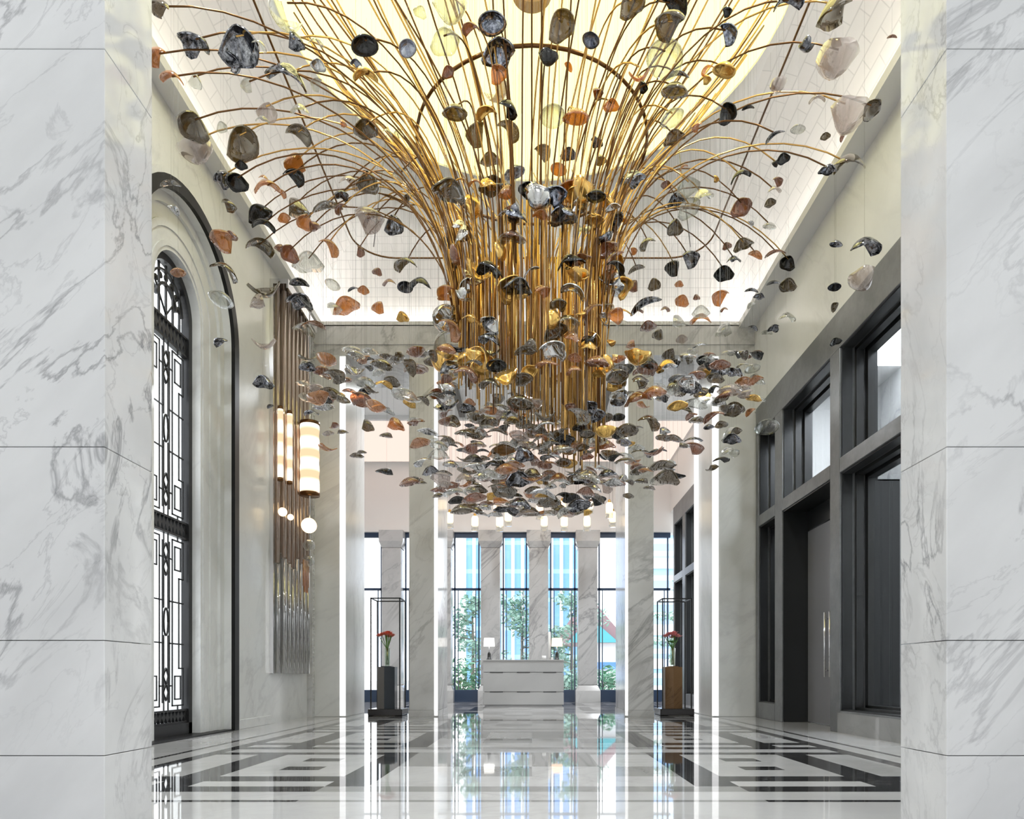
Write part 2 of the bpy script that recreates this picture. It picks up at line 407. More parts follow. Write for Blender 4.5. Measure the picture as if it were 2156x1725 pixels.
sh=thing('shelf_unit',(XR+2.6,12.6,0),'pale wall shelves inside the shop behind the dark glass front','shelf')
for z in (1.2,3.9,4.5,5.1):
    b=MB(); b.box(XR+2.4,XR+3.6,12.45,12.75,z,z+.04); b.build('shelf_board',M['metal_grey'],sh)
b=MB(); b.box(XR-.05,XR-.03,7.0,9.36,0,.27); struct(b.build('baseboard_right',M['fl_grey']))

# portal: beam, piers and columns
b=MB(); b.box(-6.9,XR+.6,ZP,ZQ,6.83,7.40); b.box(-6.9,XR+.6,ZP-.03,ZP,7.02,7.06); struct(b.build('wall_portal_beam',M['column']))
b=MB(); b.box(-6.9,-3.515,ZP,ZQ,0,6.83); p1=struct(b.build('wall_portal_left',M['wall'],bevel=.01))
b=MB(); b.box(3.40,XR+.6,ZP,ZQ,0,6.83); p2=struct(b.build('wall_portal_right',M['wall'],bevel=.01))
def strip(par,x0,x1,y,ln='light_strip'):  # stone corner edge, its brightness painted on as a glow
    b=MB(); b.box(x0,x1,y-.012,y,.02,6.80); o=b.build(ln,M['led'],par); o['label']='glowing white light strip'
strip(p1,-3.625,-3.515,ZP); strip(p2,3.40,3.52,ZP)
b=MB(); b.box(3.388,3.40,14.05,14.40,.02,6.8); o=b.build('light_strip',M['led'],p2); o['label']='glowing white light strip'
def column(x0,x1,lab,sx0,sx1):
    c=thing('marble_column',((x0+x1)/2,ZP+.7,0),lab,'column','columns of the portal')
    b=MB(); b.box(x0,x1,ZP,ZQ,.12,6.83); b.build('shaft',M['column'],c,bevel=.012)
    b=MB(); b.box(x0-.012,x1+.012,ZP-.012,ZQ+.012,0,.12); b.build('base',M['column'],c)
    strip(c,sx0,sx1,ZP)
column(-2.32,-1.775,'grey marble column left of the reception desk, floor to beam',-1.845,-1.775)
column(1.757,2.30,'grey marble column right of the reception desk, floor to beam',1.757,1.812)
# decorated corner trim and the coffered ceiling
b=MB(); b.box(XL,XL+.10,12.86,ZP,0,7.35)
for k in range(90): b.box(XL+.10,XL+.115,12.90,12.95,.06+k*.081,.10+k*.081)
struct(b.build('trim_5',M['column']))
H=7.40; CL,CR,CN,CF=-3.98,3.91,3.9,ZP
b=MB(); b.box(XL-.4,CL,1.5,ZP+.3,7.35,H); b.box(CR,XR+.4,1.5,ZP+.3,7.35,H); b.box(CL,CR,1.5,CN,7.35,H)
b.box(CL-.02,CL,CN,CF,H,H+.07); b.box(CR,CR+.02,CN,CF,H,H+.07); b.box(CL,CR,CF-.0,CF+.02,H-.02,H+.07)
struct(b.build('ceiling_soffit',M['plaster']))
def cove():
    b=MB(); b.uv=[]; n=12; A,Bh=1.25,1.12
    X0,X1,Y0,Y1=XL,XR,CN-.3,ZP+.25
    rings=[]
    for i in range(n+1):
        q=PI/2*i/n; d=A*(1-math.cos(q)); z=H+Bh*math.sin(q); rings.append((X0+d,X1-d,Y0+d,Y1-d,z,q*1.2))
    for side in range(4):
        vs=[]
        K=24
        for (a,c,e,f,z,s) in rings:
            P={0:((a,e),(a,f)),1:((a,f),(c,f)),2:((c,f),(c,e)),3:((c,e),(a,e))}[side]
            for k in range(K+1):
                t=k/K; x=P[0][0]+(P[1][0]-P[0][0])*t; y=P[0][1]+(P[1][1]-P[0][1])*t
                vs.append((x,y,z)); b.uv.append((y if side in(0,2) else x, s))
        fs=[(i*(K+1)+k,(i+1)*(K+1)+k,(i+1)*(K+1)+k+1,i*(K+1)+k+1) for i in range(n) for k in range(K)]
        b.add(vs,fs,0,True)
    return b
ceiling=struct(cove().build('ceiling_cove',M['tiles']))
b=MB(); b.box(XL+1.2,XR-1.2,CN+.9,ZP-.95,H+1.12,H+1.22); struct(b.build('ceiling',M['plaster']))
# cove light strips lying in the ledge
b=MB(); b.box(CL-.14,CL-.08,CN,CF+.1,H+.002,H+.03); tag(b.build('cove_light',M['cove']),'warm light strip hidden along the left ceiling ledge','light','cove lights')
b=MB(); b.box(CR+.10,CR+.16,CN,CF+.1,H+.002,H+.03); tag(b.build('cove_light',M['cove']),'warm light strip hidden along the right ceiling ledge','light','cove lights')
b=MB(); b.box(CL,CR,CF+.08,CF+.14,H+.002,H+.03); tag(b.build('cove_light',M['cove']),'warm light strip hidden along the far ceiling ledge','light','cove lights')
ZC=7.7
cl=thing('ceiling_light',(0,ZC,H+1.02),'round cream backlit ceiling panel above the gold chandelier','ceiling light')
b=MB(); b.lathe([(2.93,0),(2.93,.06)],(0,ZC,H+1.03),64,smooth=False); b.build('diffuser',M['cream'],cl)
b=MB()
n=64
vs=[]; 
for r,z in ((2.93,H+1.0),(3.02,H+1.0),(3.02,H+1.12),(2.93,H+1.12)):
    for j in range(n): vs.append((r*math.cos(2*PI*j/n),ZC+r*math.sin(2*PI*j/n),z))
b.add(vs,[(k*n+j,k*n+(j+1)%n,((k+1)%4)*n+(j+1)%n,((k+1)%4)*n+j) for k in range(4) for j in range(n)])
b.build('rim',M['plaster'],cl)

# unseen entrance shell added to dim the pillar fronts, and added fill lights
b=MB(); b.box(XL-.4,XR+.4,-6.2,1.5,7.35,7.5); struct(b.build('ceiling_entrance',M['plaster']))
b=MB(); b.box(XL-.45,XL,-6,1.5,0,7.35); struct(b.build('wall_left_entrance',M['wall']))
b=MB(); b.box(XR,XR+.45,-6,1.5,0,7.35); struct(b.build('wall_right_entrance',M['wall']))
b=MB(); b.box(XL-.45,-2.9,-6.3,-6,0,7.35); b.box(2.9,XR+.45,-6.3,-6,0,7.35); b.box(-2.9,2.9,-6.3,-6,5.2,7.35); struct(b.build('wall_front',M['wall']))
def fill_light(x,y,z,lab,pw):  # fill lamp with an invented rim, added to brighten the hall
    d=thing('downlight',(x,y,z),lab,'downlight','recessed ceiling downlights')
    b=MB(); n=20; vs=[]
    for r,zz in ((.16,0),(.20,0),(.20,.03),(.16,.03)):
        for j in range(n): vs.append((x+r*math.cos(2*PI*j/n),y+r*math.sin(2*PI*j/n),z-.031+zz))
    b.add(vs,[(k*n+j,k*n+(j+1)%n,((k+1)%4)*n+(j+1)%n,((k+1)%4)*n+j) for k in range(4) for j in range(n)])
    b.build('rim',M['chrome'],d)
    l=bpy.data.lights.new('downlight_lamp','AREA'); l.shape='DISK'; l.size=.30; l.energy=pw; l.color=(.93,.97,1); l.spread=PI*.9
    o=bpy.data.objects.new('downlight_lamp',l); C.collection.objects.link(o); o.parent=d; o.location=(0,0,-.012)
for x,y,lab in ((-2.2,5.0,'near left'),(2.2,5.0,'near right'),(-.7,5.0,'near centre left'),(.7,5.0,'near centre right')):
    fill_light(x,y,H+1.12,'recessed downlight in the ceiling above the entrance pillars, '+lab,FILL_W)
for x,y in ((-2.6,1.2),(0,1.2),(2.6,1.2)):
    fill_light(x,y,7.35,'recessed downlight in the entrance ceiling, '+('left' if x<0 else 'middle' if x==0 else 'right'),FILL_W*.35)
for x,y in ((-2.8,15.8),(0,15.8),(2.8,15.8)):
    fill_light(x,y,7.25,'recessed downlight before the reception desk, '+('left' if x<0 else 'middle' if x==0 else 'right'),FILL_W*.75)
# rear hall: window wall, columns, ceiling
b=MB(); b.box(-6.9,XR+.6,ZQ,ZB+.4,7.25,7.45); b.box(-6.9,XR+.6,17.1,17.2,7.15,7.25); struct(b.build('ceiling_rear',M['plaster']))
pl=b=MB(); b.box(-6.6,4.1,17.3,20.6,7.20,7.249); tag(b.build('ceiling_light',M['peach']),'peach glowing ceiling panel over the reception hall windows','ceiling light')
b=MB(); b.box(-6.9,XR+.6,ZB,ZB+.4,5.13,7.3); struct(b.build('wall_back',M['plaster']))
b=MB(); b.box(-6.9,XR,ZB-.14,ZB,5.13,5.30); b.box(-6.9,XR,ZB-.10,ZB,5.30,5.36); struct(b.build('trim_6',M['plaster']))
b=MB(); b.box(-6.9,-6.5,ZQ,ZB+.4,0,7.3); struct(b.build('wall_left_rear',M['plaster']))
cols=[-5.66,-4.2,-2.71,-1.24,.20,1.67,3.13]
cl_names=['furthest left, beyond the left portal pier','behind the left flower stand','mostly hidden behind the left portal column','behind the left lamp of the desk','behind the middle of the desk','right of the reception desk','mostly hidden behind the right portal column']
proto=None
for i,(x,nm) in enumerate(zip(cols,cl_names)):
    lab='grey marble window column '+nm
    if proto is None:
        c=thing('window_column',(x,ZB-.05,0),lab,'column','columns of the window wall'); proto=c
        b=MB(); b.box(x-.29,x+.29,ZB-.35,ZB+.2,.50,4.62); b.build('shaft',M['backcol'],c,bevel=.03)
        b=MB(); b.box(x-.36,x+.36,ZB-.42,ZB+.2,4.80,5.13)
        b.add([(x-.29,ZB-.35,4.62),(x+.29,ZB-.35,4.62),(x+.29,ZB+.2,4.62),(x-.29,ZB+.2,4.62),(x-.36,ZB-.42,4.80),(x+.36,ZB-.42,4.80),(x+.36,ZB+.2,4.80),(x-.36,ZB+.2,4.80)],
              [(0,1,5,4),(1,2,6,5),(2,3,7,6),(3,0,4,7)]); b.build('capital',M['backcol'],c)
        b=MB(); b.box(x-.37,x+.37,ZB-.43,ZB+.2,0,.34)
        b.add([(x-.37,ZB-.43,.34),(x+.37,ZB-.43,.34),(x+.37,ZB+.2,.34),(x-.37,ZB+.2,.34),(x-.29,ZB-.35,.50),(x+.29,ZB-.35,.50),(x+.29,ZB+.2,.50),(x-.29,ZB+.2,.50)],
              [(0,1,5,4),(1,2,6,5),(2,3,7,6),(3,0,4,7)]); b.build('base',M['column'],c)
    else: dup(proto,(x,ZB-.05,0),lab)
ce=[-6.5]+cols+[XR]
for i in range(len(ce)-1):
    x0=ce[i]+(.29 if i else 0); x1=ce[i+1]-(.29 if i<len(ce)-2 else 0)
    f=MB(); y0_,y1_=ZB-.02,ZB+.08
    f.box(x0,x1,y0_,y1_,4.98,5.13); f.box(x0,x1,y0_,y1_,3.38,3.45)
    f.box(x0+.06,x0+.10,y0_,y1_,.36,4.98); f.box(x1-.10,x1-.06,y0_,y1_,.36,4.98)
    f.box(x0+.17,x0+.19,y0_,y1_,.36,3.38); f.box(x1-.19,x1-.17,y0_,y1_,.36,3.38)
    f.box(x0,x1,y0_-.1,y1_+.1,0,.36)
    o=struct(f.build('window_%d'%(i+3),M['navy']))
    g=MB(); g.box(x0,x1,ZB+.03,ZB+.035,.36,4.98); g.build('pane',M['pane'],o)

for x,lab in ((-1.72,'left'),(1.72,'right')):
    b=MB(); b.box(x-.07,x+.07,14.5,17.0,7.16,7.25); tag(b.build('ceiling_track',M['metal_dark']),'black ceiling track behind the gold trunk, '+lab+' one of the pair','light track','black ceiling tracks')
# ------------------------------------------------------------------ foreground pillars of stacked marble blocks
def pillar(x0,x1,lab):
    c=thing('marble_pillar',((x0+x1)/2,3.4,0),lab,'pillar','foreground pillars')
    js=[0,.384,.92,1.82,3.67,5.5,7.35]
    for a,d in zip(js,js[1:]):
        b=MB(); b.box(x0,x1,3.2,3.6,a+.0015,d-.0015); b.build('marble_block',M['pillar'],c,bevel=.003)
pillar(-2.95,-1.986,'large white veined marble pillar at the left edge of the view')
pillar(1.927,2.9,'large white veined marble pillar at the right edge of the view')

# ------------------------------------------------------------------ reception desk and what stands on it
u=.0123; YK=17.83
dk=thing('reception_desk',(-.22,YK+.4,0),'wide pale stone reception desk with dark slots, before the windows','desk')
for z0,z1 in ((.0,.355),(.375,.86),(.88,1.17)):
    b=MB(); b.box(-1.267,.824,YK,YK+.75,z0+(.03 if z0==0 else 0),z1); b.build('panel',M['deskpanel'],dk,bevel=.006)
b=MB(); b.box(-1.22,.78,YK+.04,YK+.72,0,1.16); b.build('core',M['deskpanel'],dk)
for z in (.365,.87):
    for x in (-1.09,-.39,.29):
        b=MB(); b.box(x,x+.34,YK-.006,YK+.05,z-.011,z+.011); b.build('slot',M['metal_dark'],dk)
b=MB(); b.box(-1.28,.837,YK-.02,YK+.78,1.17,1.20); b.build('counter_top',M['deskpanel'],dk,bevel=.006)
def desk_lamp(x,shade,lab):
    l=thing('table_lamp',(x,YK+.35,1.20),lab,'lamp','lamps on the reception desk')
    b=MB(); b.lathe([(.07,0),(.075,.015),(.05,.03),(.045,.16),(.03,.20)],(x,YK+.35,1.20),16); b.build('base',M['metal_dark'],l)
    b=MB(); b.tube([(x,YK+.35,1.38),(x,YK+.35,1.60)],.012,8); b.build('stem',M['chrome'],l)
    b=MB()
    b.lathe([(.15,0),(.135,.22),(.13,.22),(.145,0)],(x,YK+.35,1.56),24); b.build('lamp_shade',shade,l)
desk_lamp(-1.13,emis('lit_white_shade',(1,.97,.92),1.0),'table lamp with a white shade on the left end of the desk')
desk_lamp(.66,emis('lit_orange_shade',(1,.74,.55),1.0),'table lamp with a peach orange shade on the right end of the desk')
b=MB(); b.lathe([(.035,0),(.035,.72),(.02,.74)],(.46,YK+.3,1.20),12); tag(b.build('candle',pbr('white_wax',(.9,.9,.88),.4)),'tall slim white candle on the right of the desk','candle')
b=MB(); b.lathe([(.05,0),(.055,.11),(.045,.11),(.04,.01)],(.32,YK+.25,1.20),14); tag(b.build('cup',pbr('white_china',(.85,.85,.85),.2)),'small white cup on the desk beside the candle','cup')
b=MB(); b.box(.50,.56,YK+.2,YK+.3,1.2,1.27); tag(b.build('card_holder',pbr('white_card',(.85,.85,.85),.4)),'small white card holder before the peach lamp on the desk','card holder')

# ------------------------------------------------------------------ flower stands
M['navyblock']=pbr('dark_navy_lacquer',(.02,.03,.045),.15)
M['greyblock']=pbr('grey_lacquer',(.20,.19,.19),.3)
M['brownblock']=marble('brown_bronze_block',(.30,.17,.08),(.12,.06,.03),rough=.3,amount=.7,scale=2)
M['darkbrown']=pbr('dark_brown_block',(.10,.07,.05),.3)
M['slab']=pbr('black_slab',(.03,.027,.03),.2)
M['coral']=pbr('coral_petals',(.85,.22,.14),.6)
M['pink']=pbr('pink_petals',(.88,.36,.36),.6)
M['leaf']=pbr('flower_leaf',(.10,.28,.07),.6)
M['stem']=pbr('flower_stem',(.16,.34,.08),.5)
def stand(x, y, lab, cols_):
    s=thing('flower_stand',(x,y,0),lab,'display stand','wire frame display stands')
    b=MB(); b.box(x-.33,x+.33,y-.33,y+.33,0,.13); b.build('base',M['slab'],s,bevel=.012)
    h=2.29
    for sx in (-1,1):
        for sy in (-1,1):
            b=MB(); b.box(x+sx*.28-.011,x+sx*.28+.011,y+sy*.28-.011,y+sy*.28+.011,.13,h); b.build('frame_post',M['iron'],s)
    b=MB()
    for sgn in (-1,1):
        b.box(x-.291,x+.291,y+sgn*.28-.011,y+sgn*.28+.011,h-.022,h); b.box(x+sgn*.28-.011,x+sgn*.28+.011,y-.291,y+.291,h-.022,h)
    b.build('frame_top',M['iron'],s)
def block(x,y,lab,ma,mb_):
    # six sided plinth, its left face lighter than the right one
    p=thing('plinth',(x,y,.13),lab,'plinth')
    pts=[(x-.17,y-.13),(x-.02,y-.20),(x+.17,y-.12),(x+.17,y+.14),(x,y+.20),(x-.17,y+.14)]
    b=MB(); n=6; vs=[(a,c,.13) for a,c in pts]+[(a,c,.95) for a,c in pts]
    b.add(vs,[(i,(i+1)%n,(i+1)%n+n,i+n) for i in range(1,n)]+[tuple(range(n,2*n)),tuple(range(n-1,-1,-1))],1); b.add([vs[0],vs[1],vs[7],vs[6]],[(0,1,2,3)],0)
    b.build('body',[ma,mb_],p)
    b=MB(); b.box(x-.10,x+.10,y-.10,y+.10,.95,.965); b.build('top_plate',mb_,p)
def bouquet(x,y,lab,pm,leafy):
    z=.965; f=thing('flower_vase',(x,y,z),lab,'flowers','vases of flowers on the stands')
    b=MB(); b.lathe([(.045,0),(.05,.02),(.06,.36),(.052,.36),(.043,.025)],(x,y,z),18); b.build('vase',M['vglass'],f)
    rnd=random.Random(int((x+10)*100))
    for k in range(13):
        a=2*PI*k/13; r=.02+.10*(k%4)/3
        top=(x+r*math.cos(a)*1.3,y+r*math.sin(a)*1.3,z+.63-r*.55+.03*rnd.random())
        b=MB(); b.tube([(x+.02*math.cos(a+2),y+.02*math.sin(a+2),z+.03),(x+.015*math.cos(a),y+.015*math.sin(a),z+.35),top],.007,6); st=b.build('stem',M['stem'],f)
        b=MB()
        for q in range(10):
            t=2*PI*q/10; s2=.075
            c=Vector(top); d=Vector((math.cos(t),math.sin(t),.35)); sd=Vector((-math.sin(t),math.cos(t),0))
            b.add([c,c+d*s2*.7+sd*.022,c+d*s2*1.25+Vector((0,0,.012)),c+d*s2*.7-sd*.022],[(0,1,2,3)])
            d=Vector((math.cos(t+.3)*.5,math.sin(t+.3)*.5,.8)); b.add([c,c+d*s2*.6+sd*.016,c+d*s2,c+d*s2*.6-sd*.016],[(0,1,2,3)])
        b.build('bloom',pm,st)
    if leafy:
        for k in range(8):
            a=2*PI*k/8; c=Vector((x,y,z+.46)); d=Vector((math.cos(a)*.12,math.sin(a)*.12,.05)); sd=Vector((-math.sin(a),math.cos(a),0))*.035
            b=MB(); b.add([c,c+d*.5+sd+Vector((0,0,.02)),c+d,c+d*.5-sd+Vector((0,0,.02))],[(0,1,2,3)]); b.build('leaf',M['leaf'],f)
M['vglass']=thin_glass('vase_glass',(.88,.96,.90),refl=.12)
stand(-2.84,13.62,'black slab display stand with tall wire frame, left of the left column',0)
block(-2.86,13.62,'grey and navy six sided plinth inside the left wire frame',M['greyblock'],M['navyblock'])
bouquet(-2.86,13.62,'glass vase of coral red flowers on the navy plinth',M['coral'],False)
stand(2.83,13.72,'black slab display stand with tall wire frame, right of the right column',0)
block(2.80,13.72,'brown bronze six sided plinth inside the right wire frame',M['brownblock'],M['brownblock'])
bouquet(2.80,13.72,'glass vase of pink flowers with leaves on the brown plinth',M['pink'],True)

# ------------------------------------------------------------------ wall light of glass rods on the left wall
M['bronzeglass']=thin_glass('bronze_glass_rod',(.55,.44,.36),gloss=(1,.90,.82),refl=.20,body=(.50,.38,.30),bodyf=.45)
M['greyglass']=thin_glass('grey_glass_rod',(.60,.60,.61),refl=.28,body=(.35,.35,.36),bodyf=.35)
sc=thing('wall_light',(XL,12.0,.8),'tall wall light of hanging bronze and grey glass rods, beside the arched door','wall light')
b=MB(); b.box(XL,XL+.02,11.1,12.5,.80,7.05); b.build('back_plate',M['wall'],sc)
b=MB(); b.box(XL,XL+.30,11.02,12.5,7.05,7.13); b.box(XL+.27,XL+.30,11.02,12.5,6.98,7.05); b.build('top_rail',M['chrome'],sc)
b=MB(); b.box(XL,XL+.06,11.02,11.07,.81,7.05); b.build('side_rail',M['chrome'],sc)
for k in range(14):
    y=11.15+k*.098; x=XL+.08+.07*(k%2)
    b=MB(); b.tube([(x,y,2.6+.25*((k*7)%5)/5),(x,y,7.05)],.040,10); o=b.build('glass_rod',M['bronzeglass'],sc); o['label']='bronze glass rod'
    b=MB(); b.tube([(x,y+.01,.81),(x,y+.01,2.58+.25*((k*7)%5)/5)],.042,10); o=b.build('glass_rod',M['greyglass'],sc); o['label']='grey glass rod'
def glowtube(y,x,r,z0,z1):
    b=MB(); pr=[(r,z0)]
    n=4; hh=(z1-z0)/n
    b.lathe([(r*.96,0),(r,.05)]+[(r*(1.0 if k%2 else .93),.05+(z1-z0-.1)*k/9) for k in range(1,9)]+[(r,z1-z0-.05),(r*.96,z1-z0)],(x,y,z0),20)
    o=b.build('lamp_tube',M['tubeglow'],sc); o['label']='warm glowing glass cylinder'
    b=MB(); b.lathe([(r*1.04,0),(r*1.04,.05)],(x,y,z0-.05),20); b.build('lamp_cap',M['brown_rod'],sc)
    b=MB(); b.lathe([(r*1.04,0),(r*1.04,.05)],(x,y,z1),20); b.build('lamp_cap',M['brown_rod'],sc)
def tubeglow():
    m,t,b,o=nodes('banded_tube_glow'); L=t.links.new; t.nodes.remove(b)
    g=N(t,'ShaderNodeNewGeometry'); sx=N(t,'ShaderNodeSeparateXYZ'); L(g.outputs['Position'],sx.inputs[0])
    mu=N(t,'ShaderNodeMath',operation='MULTIPLY'); L(sx.outputs[2],mu.inputs[0]); mu.inputs[1].default_value=2*PI/.36
    sn=N(t,'ShaderNodeMath',operation='SINE'); L(mu.outputs[0],sn.inputs[0])
    r=ramp(t,[(.2,(.62,.36,.22)),(.75,(1,.88,.66))]); 
    ma=N(t,'ShaderNodeMath',operation='MULTIPLY_ADD'); L(sn.outputs[0],ma.inputs[0]); ma.inputs[1].default_value=.5; ma.inputs[2].default_value=.5; L(ma.outputs[0],r.inputs[0])
    e=N(t,'ShaderNodeEmission'); e.inputs[1].default_value=1.25; L(r.outputs[0],e.inputs[0]); L(e.outputs[0],o.inputs['Surface']); return m
M['tubeglow']=tubeglow()
glowtube(11.90,XL+.36,.165,3.93,5.10)
glowtube(11.06,XL+.16,.045,3.95,5.05); glowtube(11.26,XL+.24,.045,3.95,5.05)
for y,z,r,x in ((11.86,3.36,.13,XL+.36),(11.05,3.40,.07,XL+.2),(11.24,3.36,.05,XL+.26)):
    b=MB(); b.lathe([(r*math.sin(PI*k/10)+.002,-r*math.cos(PI*k/10)) for k in range(11)],(x,y,z),16); o=b.build('lamp_globe',M['lampglow'],sc); o['label']='warm glowing glass globe'
for y,z,x in ((11.86,3.02,XL+.36),(11.83,2.74,XL+.36)):
    b=MB(); b.lathe([(.10*math.sin(PI*k/10)+.002,-.10*math.cos(PI*k/10)) for k in range(11)],(x,y,z),16); o=b.build('glass_globe',PM['C'],sc)
for k in range(5):
    b=MB(); b.tube([(XL+.32,11.70+.06*k,2.3-.1*(k%2)),(XL+.32,11.70+.06*k,2.75)],.018,8); b.build('amber_drop',PM['A'],sc)
b=MB(); b.tube([(XL+.36,11.9,2.6),(XL+.36,11.9,7.05)],.012,6); b.build('hanger',M['chrome'],sc)

# ------------------------------------------------------------------ pendant lamps of the rear hall
pend=[(947,1091),(989,1059),(1000,1098),(1046,1064),(1052,1098),(1070,1087),(1136,1073),(1146,1098),(1184,1067),(1188,1098),(1242,1062),(1236,1098),(1283,1070),(1290,1089)]
pend.sort()
proto=None
for i,(x,y) in enumerate(pend):
    Z=18.4+.35*((i*5)%4)
    p=px(x,y,Z)
    lab='small glowing glass pendant lamp before the rear windows, '+ORD[i]
    p=Vector((p.x,p.y,p.z-.13))
    pn=thing('pendant_lamp',p,lab,'pendant lamp','pendant lamps before the rear windows')
    b=MB(); b.lathe([(.085,0),(.095,.04),(.095,.22),(.07,.27)],p,14); b.build('lamp_shade',M['lampglow'],pn)
    b=MB(); b.lathe([(.04,0),(.04,.07),(.015,.09)],p+Vector((0,0,.27)),12); b.build('cap',M['gold'],pn)
    b=MB(); b.lathe([(.10,0),(.10,.14)],p-Vector((0,0,.14)),14); b.build('glass_skirt',PM['C'],pn)
    b=MB(); b.tube([p+Vector((0,0,.36)),(p.x,p.y,7.25 if not 17.3<Z<20.6 else 7.2)],.004,5); b.build('cord',M['metal_dark'],pn)

# ------------------------------------------------------------------ outside the rear windows
def stripes(name,a,c,axis,per,duty=.5):
    m,t,b,o=nodes(name); L=t.links.new
    g=N(t,'ShaderNodeNewGeometry'); sx=N(t,'ShaderNodeSeparateXYZ'); L(g.outputs['Position'],sx.inputs[0])
    mu=N(t,'ShaderNodeMath',operation='MULTIPLY'); L(sx.outputs[axis],mu.inputs[0]); mu.inputs[1].default_value=1/per
    fr=N(t,'ShaderNodeMath',operation='FRACT'); L(mu.outputs[0],fr.inputs[0])
    gt=N(t,'ShaderNodeMath',operation='GREATER_THAN'); L(fr.outputs[0],gt.inputs[0]); gt.inputs[1].default_value=duty
    mx=N(t,'ShaderNodeMix',data_type='RGBA'); L(gt.outputs[0],mx.inputs['Factor']); mx.inputs['A'].default_value=(*a,1); mx.inputs['B'].default_value=(*c,1)
    L(mx.outputs['Result'],b.inputs['Base Color']); b.inputs['Roughness'].default_value=.4; return m
tw=thing('office_tower',(-1.2,86,-.12),'tall blue glass tower with white vertical fins behind the trees','tower')
b=MB(); b.box(-8.2,5.6,82,92,-.12,44); b.build('facade',stripes('blue_tower_glass',(.20,.42,.80),(.36,.60,.92),2,3.4,.85),tw)
k=0
x=-8.2
while x<5.6:
    b=MB(); b.box(x,x+.38,81.6,82,-.12,44); b.build('fin',pbr('white_fin',(.85,.88,.92),.5) if k==0 else bpy.data.materials['white_fin'],tw); x+=1.15; k+=1
tw=thing('office_tower',(15,64,-.12),'pale blue tower with white horizontal bands at the right window','tower')
b=MB(); b.box(10.2,20,62,70,-.12,30); b.build('facade',stripes('pale_tower_glass',(.35,.55,.88),(.62,.78,.94),2,1.1,.6),tw)
for k in range(9):
    b=MB(); b.box(10.0,20.2,61.7,62,1.5+3.0*k,2.4+3.0*k); b.build('floor_band',bpy.data.materials['white_fin'],tw)
# temple style house with a red roof
hs=thing('house',(5.6,41,-.12),'house with a steep red brown roof and teal gable beyond the right window','house')
b=MB(); b.box(3.0,5.2,39.5,44,-.12,3.0); b.build('wall',pbr('white_house_wall',(.82,.83,.85),.6),hs)
def gable(y,z0,x0,xm,x1,zm,t,nm,mat):
    b=MB(); b.add([(x0,y,z0),(x1,y,z0),(xm,y,zm),(x0,y+t,z0),(x1,y+t,z0),(xm,y+t,zm)],[(0,1,2),(5,4,3),(0,3,4,1),(1,4,5,2),(2,5,3,0)]); return b.build(nm,mat,hs)
gable(39.0,2.7,1.2,3.2,5.5,5.4,5.4,'roof',pbr('red_brown_roof',(.27,.17,.19),.6))
gable(38.8,2.7,2.0,3.3,4.9,4.1,.2,'gable_panel',pbr('teal_panel',(.08,.38,.44),.5))
b=MB(); b.box(2.9,5.3,39.2,39.5,1.2,1.6); b.build('blue_band',pbr('blue_band',(.10,.25,.60),.5),hs)
M['bark']=pbr('tree_bark',(.22,.20,.17),.8)
def leafmat(nm,c):
    m=speckle(nm,tuple(v*.6 for v in c),c,0,.6,2.0); return m
LM=[leafmat('teal_green_leaves',(.38,.60,.50)),leafmat('mid_green_leaves',(.22,.48,.32))]
def leaves(b,c,r,n,rnd,sz,flat=1.0):
    for _ in range(n):
        d=Vector((rnd.gauss(0,1),rnd.gauss(0,1),rnd.gauss(0,1)))
        d.normalize(); d*=r*rnd.random()**.4; d.z*=flat
        p=Vector(c)+d; a=Vector((rnd.gauss(0,1),rnd.gauss(0,1),rnd.gauss(0,.5))).normalized()*sz; e=Vector((rnd.gauss(0,1),rnd.gauss(0,1),rnd.gauss(0,.5))).normalized()*sz*.5
        b.add([p-a,p+e,p+a,p-e],[(0,1,2,3)])
def tree(x,y,h,lab,seed,mi=0,w_=1.3):
    rnd=random.Random(seed); t=thing('tree',(x,y,-.12),lab,'tree','trees outside the rear windows')
    b=MB(); b.tube([(x,y,-.12),(x+.05,y,h*.5),(x,y,h)],.09,7,r1=.02)
    tops=[]
    for k in range(9):
        z=h*(.25+.08*k); a=rnd.random()*6.28; L_=w_*(1.1-.08*k)
        e=(x+math.cos(a)*L_,y+math.sin(a)*L_*.6,z+.35); b.tube([(x,y,z),((x+e[0])/2,(y+e[1])/2,z+.1),e],.03,5,r1=.01); tops.append(e)
    b.build('trunk',M['bark'],t)
    b=MB()
    for e in tops:
        leaves(b,e,.75,90,rnd,.12,.35); leaves(b,((x+e[0])/2,(y+e[1])/2,e[2]-.1),.6,60,rnd,.12,.35)
    leaves(b,(x,y,h),.5,70,rnd,.11,.8)
    b.build('foliage',LM[mi],t)
tree(-2.35,27,3.9,'slim feathery tree outside the window left of the desk',1)
tree(-.45,28,3.9,'slim feathery tree outside the window above the desk, left of its middle column',2)
tree(1.55,27.5,4.0,'slim feathery tree outside the window above the right end of the desk',3)
tree(7.2,33,5.2,'tree outside the far right window',4)
def bush(x,y,r,lab,seed,mi):
    rnd=random.Random(seed); t=thing('shrub',(x,y,-.12),lab,'shrub','shrubs outside the rear windows')
    b=MB(); leaves(b,(x,y,r*.6),r,420,rnd,.14,.75); b.build('foliage',LM[mi],t)
    b=MB()
    for k in range(5):
        a=k*1.26; b.tube([(x,y,-.12),(x+.3*math.cos(a)*r,y+.3*math.sin(a)*r,r*.7)],.025,5)
    b.build('stem',M['bark'],t)
bush(-2.6,24.2,1.05,'leafy green shrub outside the window left of the desk',5,1)
bush(2.75,25,.9,'leafy green shrub outside the window below the red roof',6,1)
bush(1.3,24.6,.8,'leafy green shrub outside the window behind the peach lamp',7,0)
bush(-.5,24.6,.8,'leafy green shrub outside the window behind the desk',8,0)
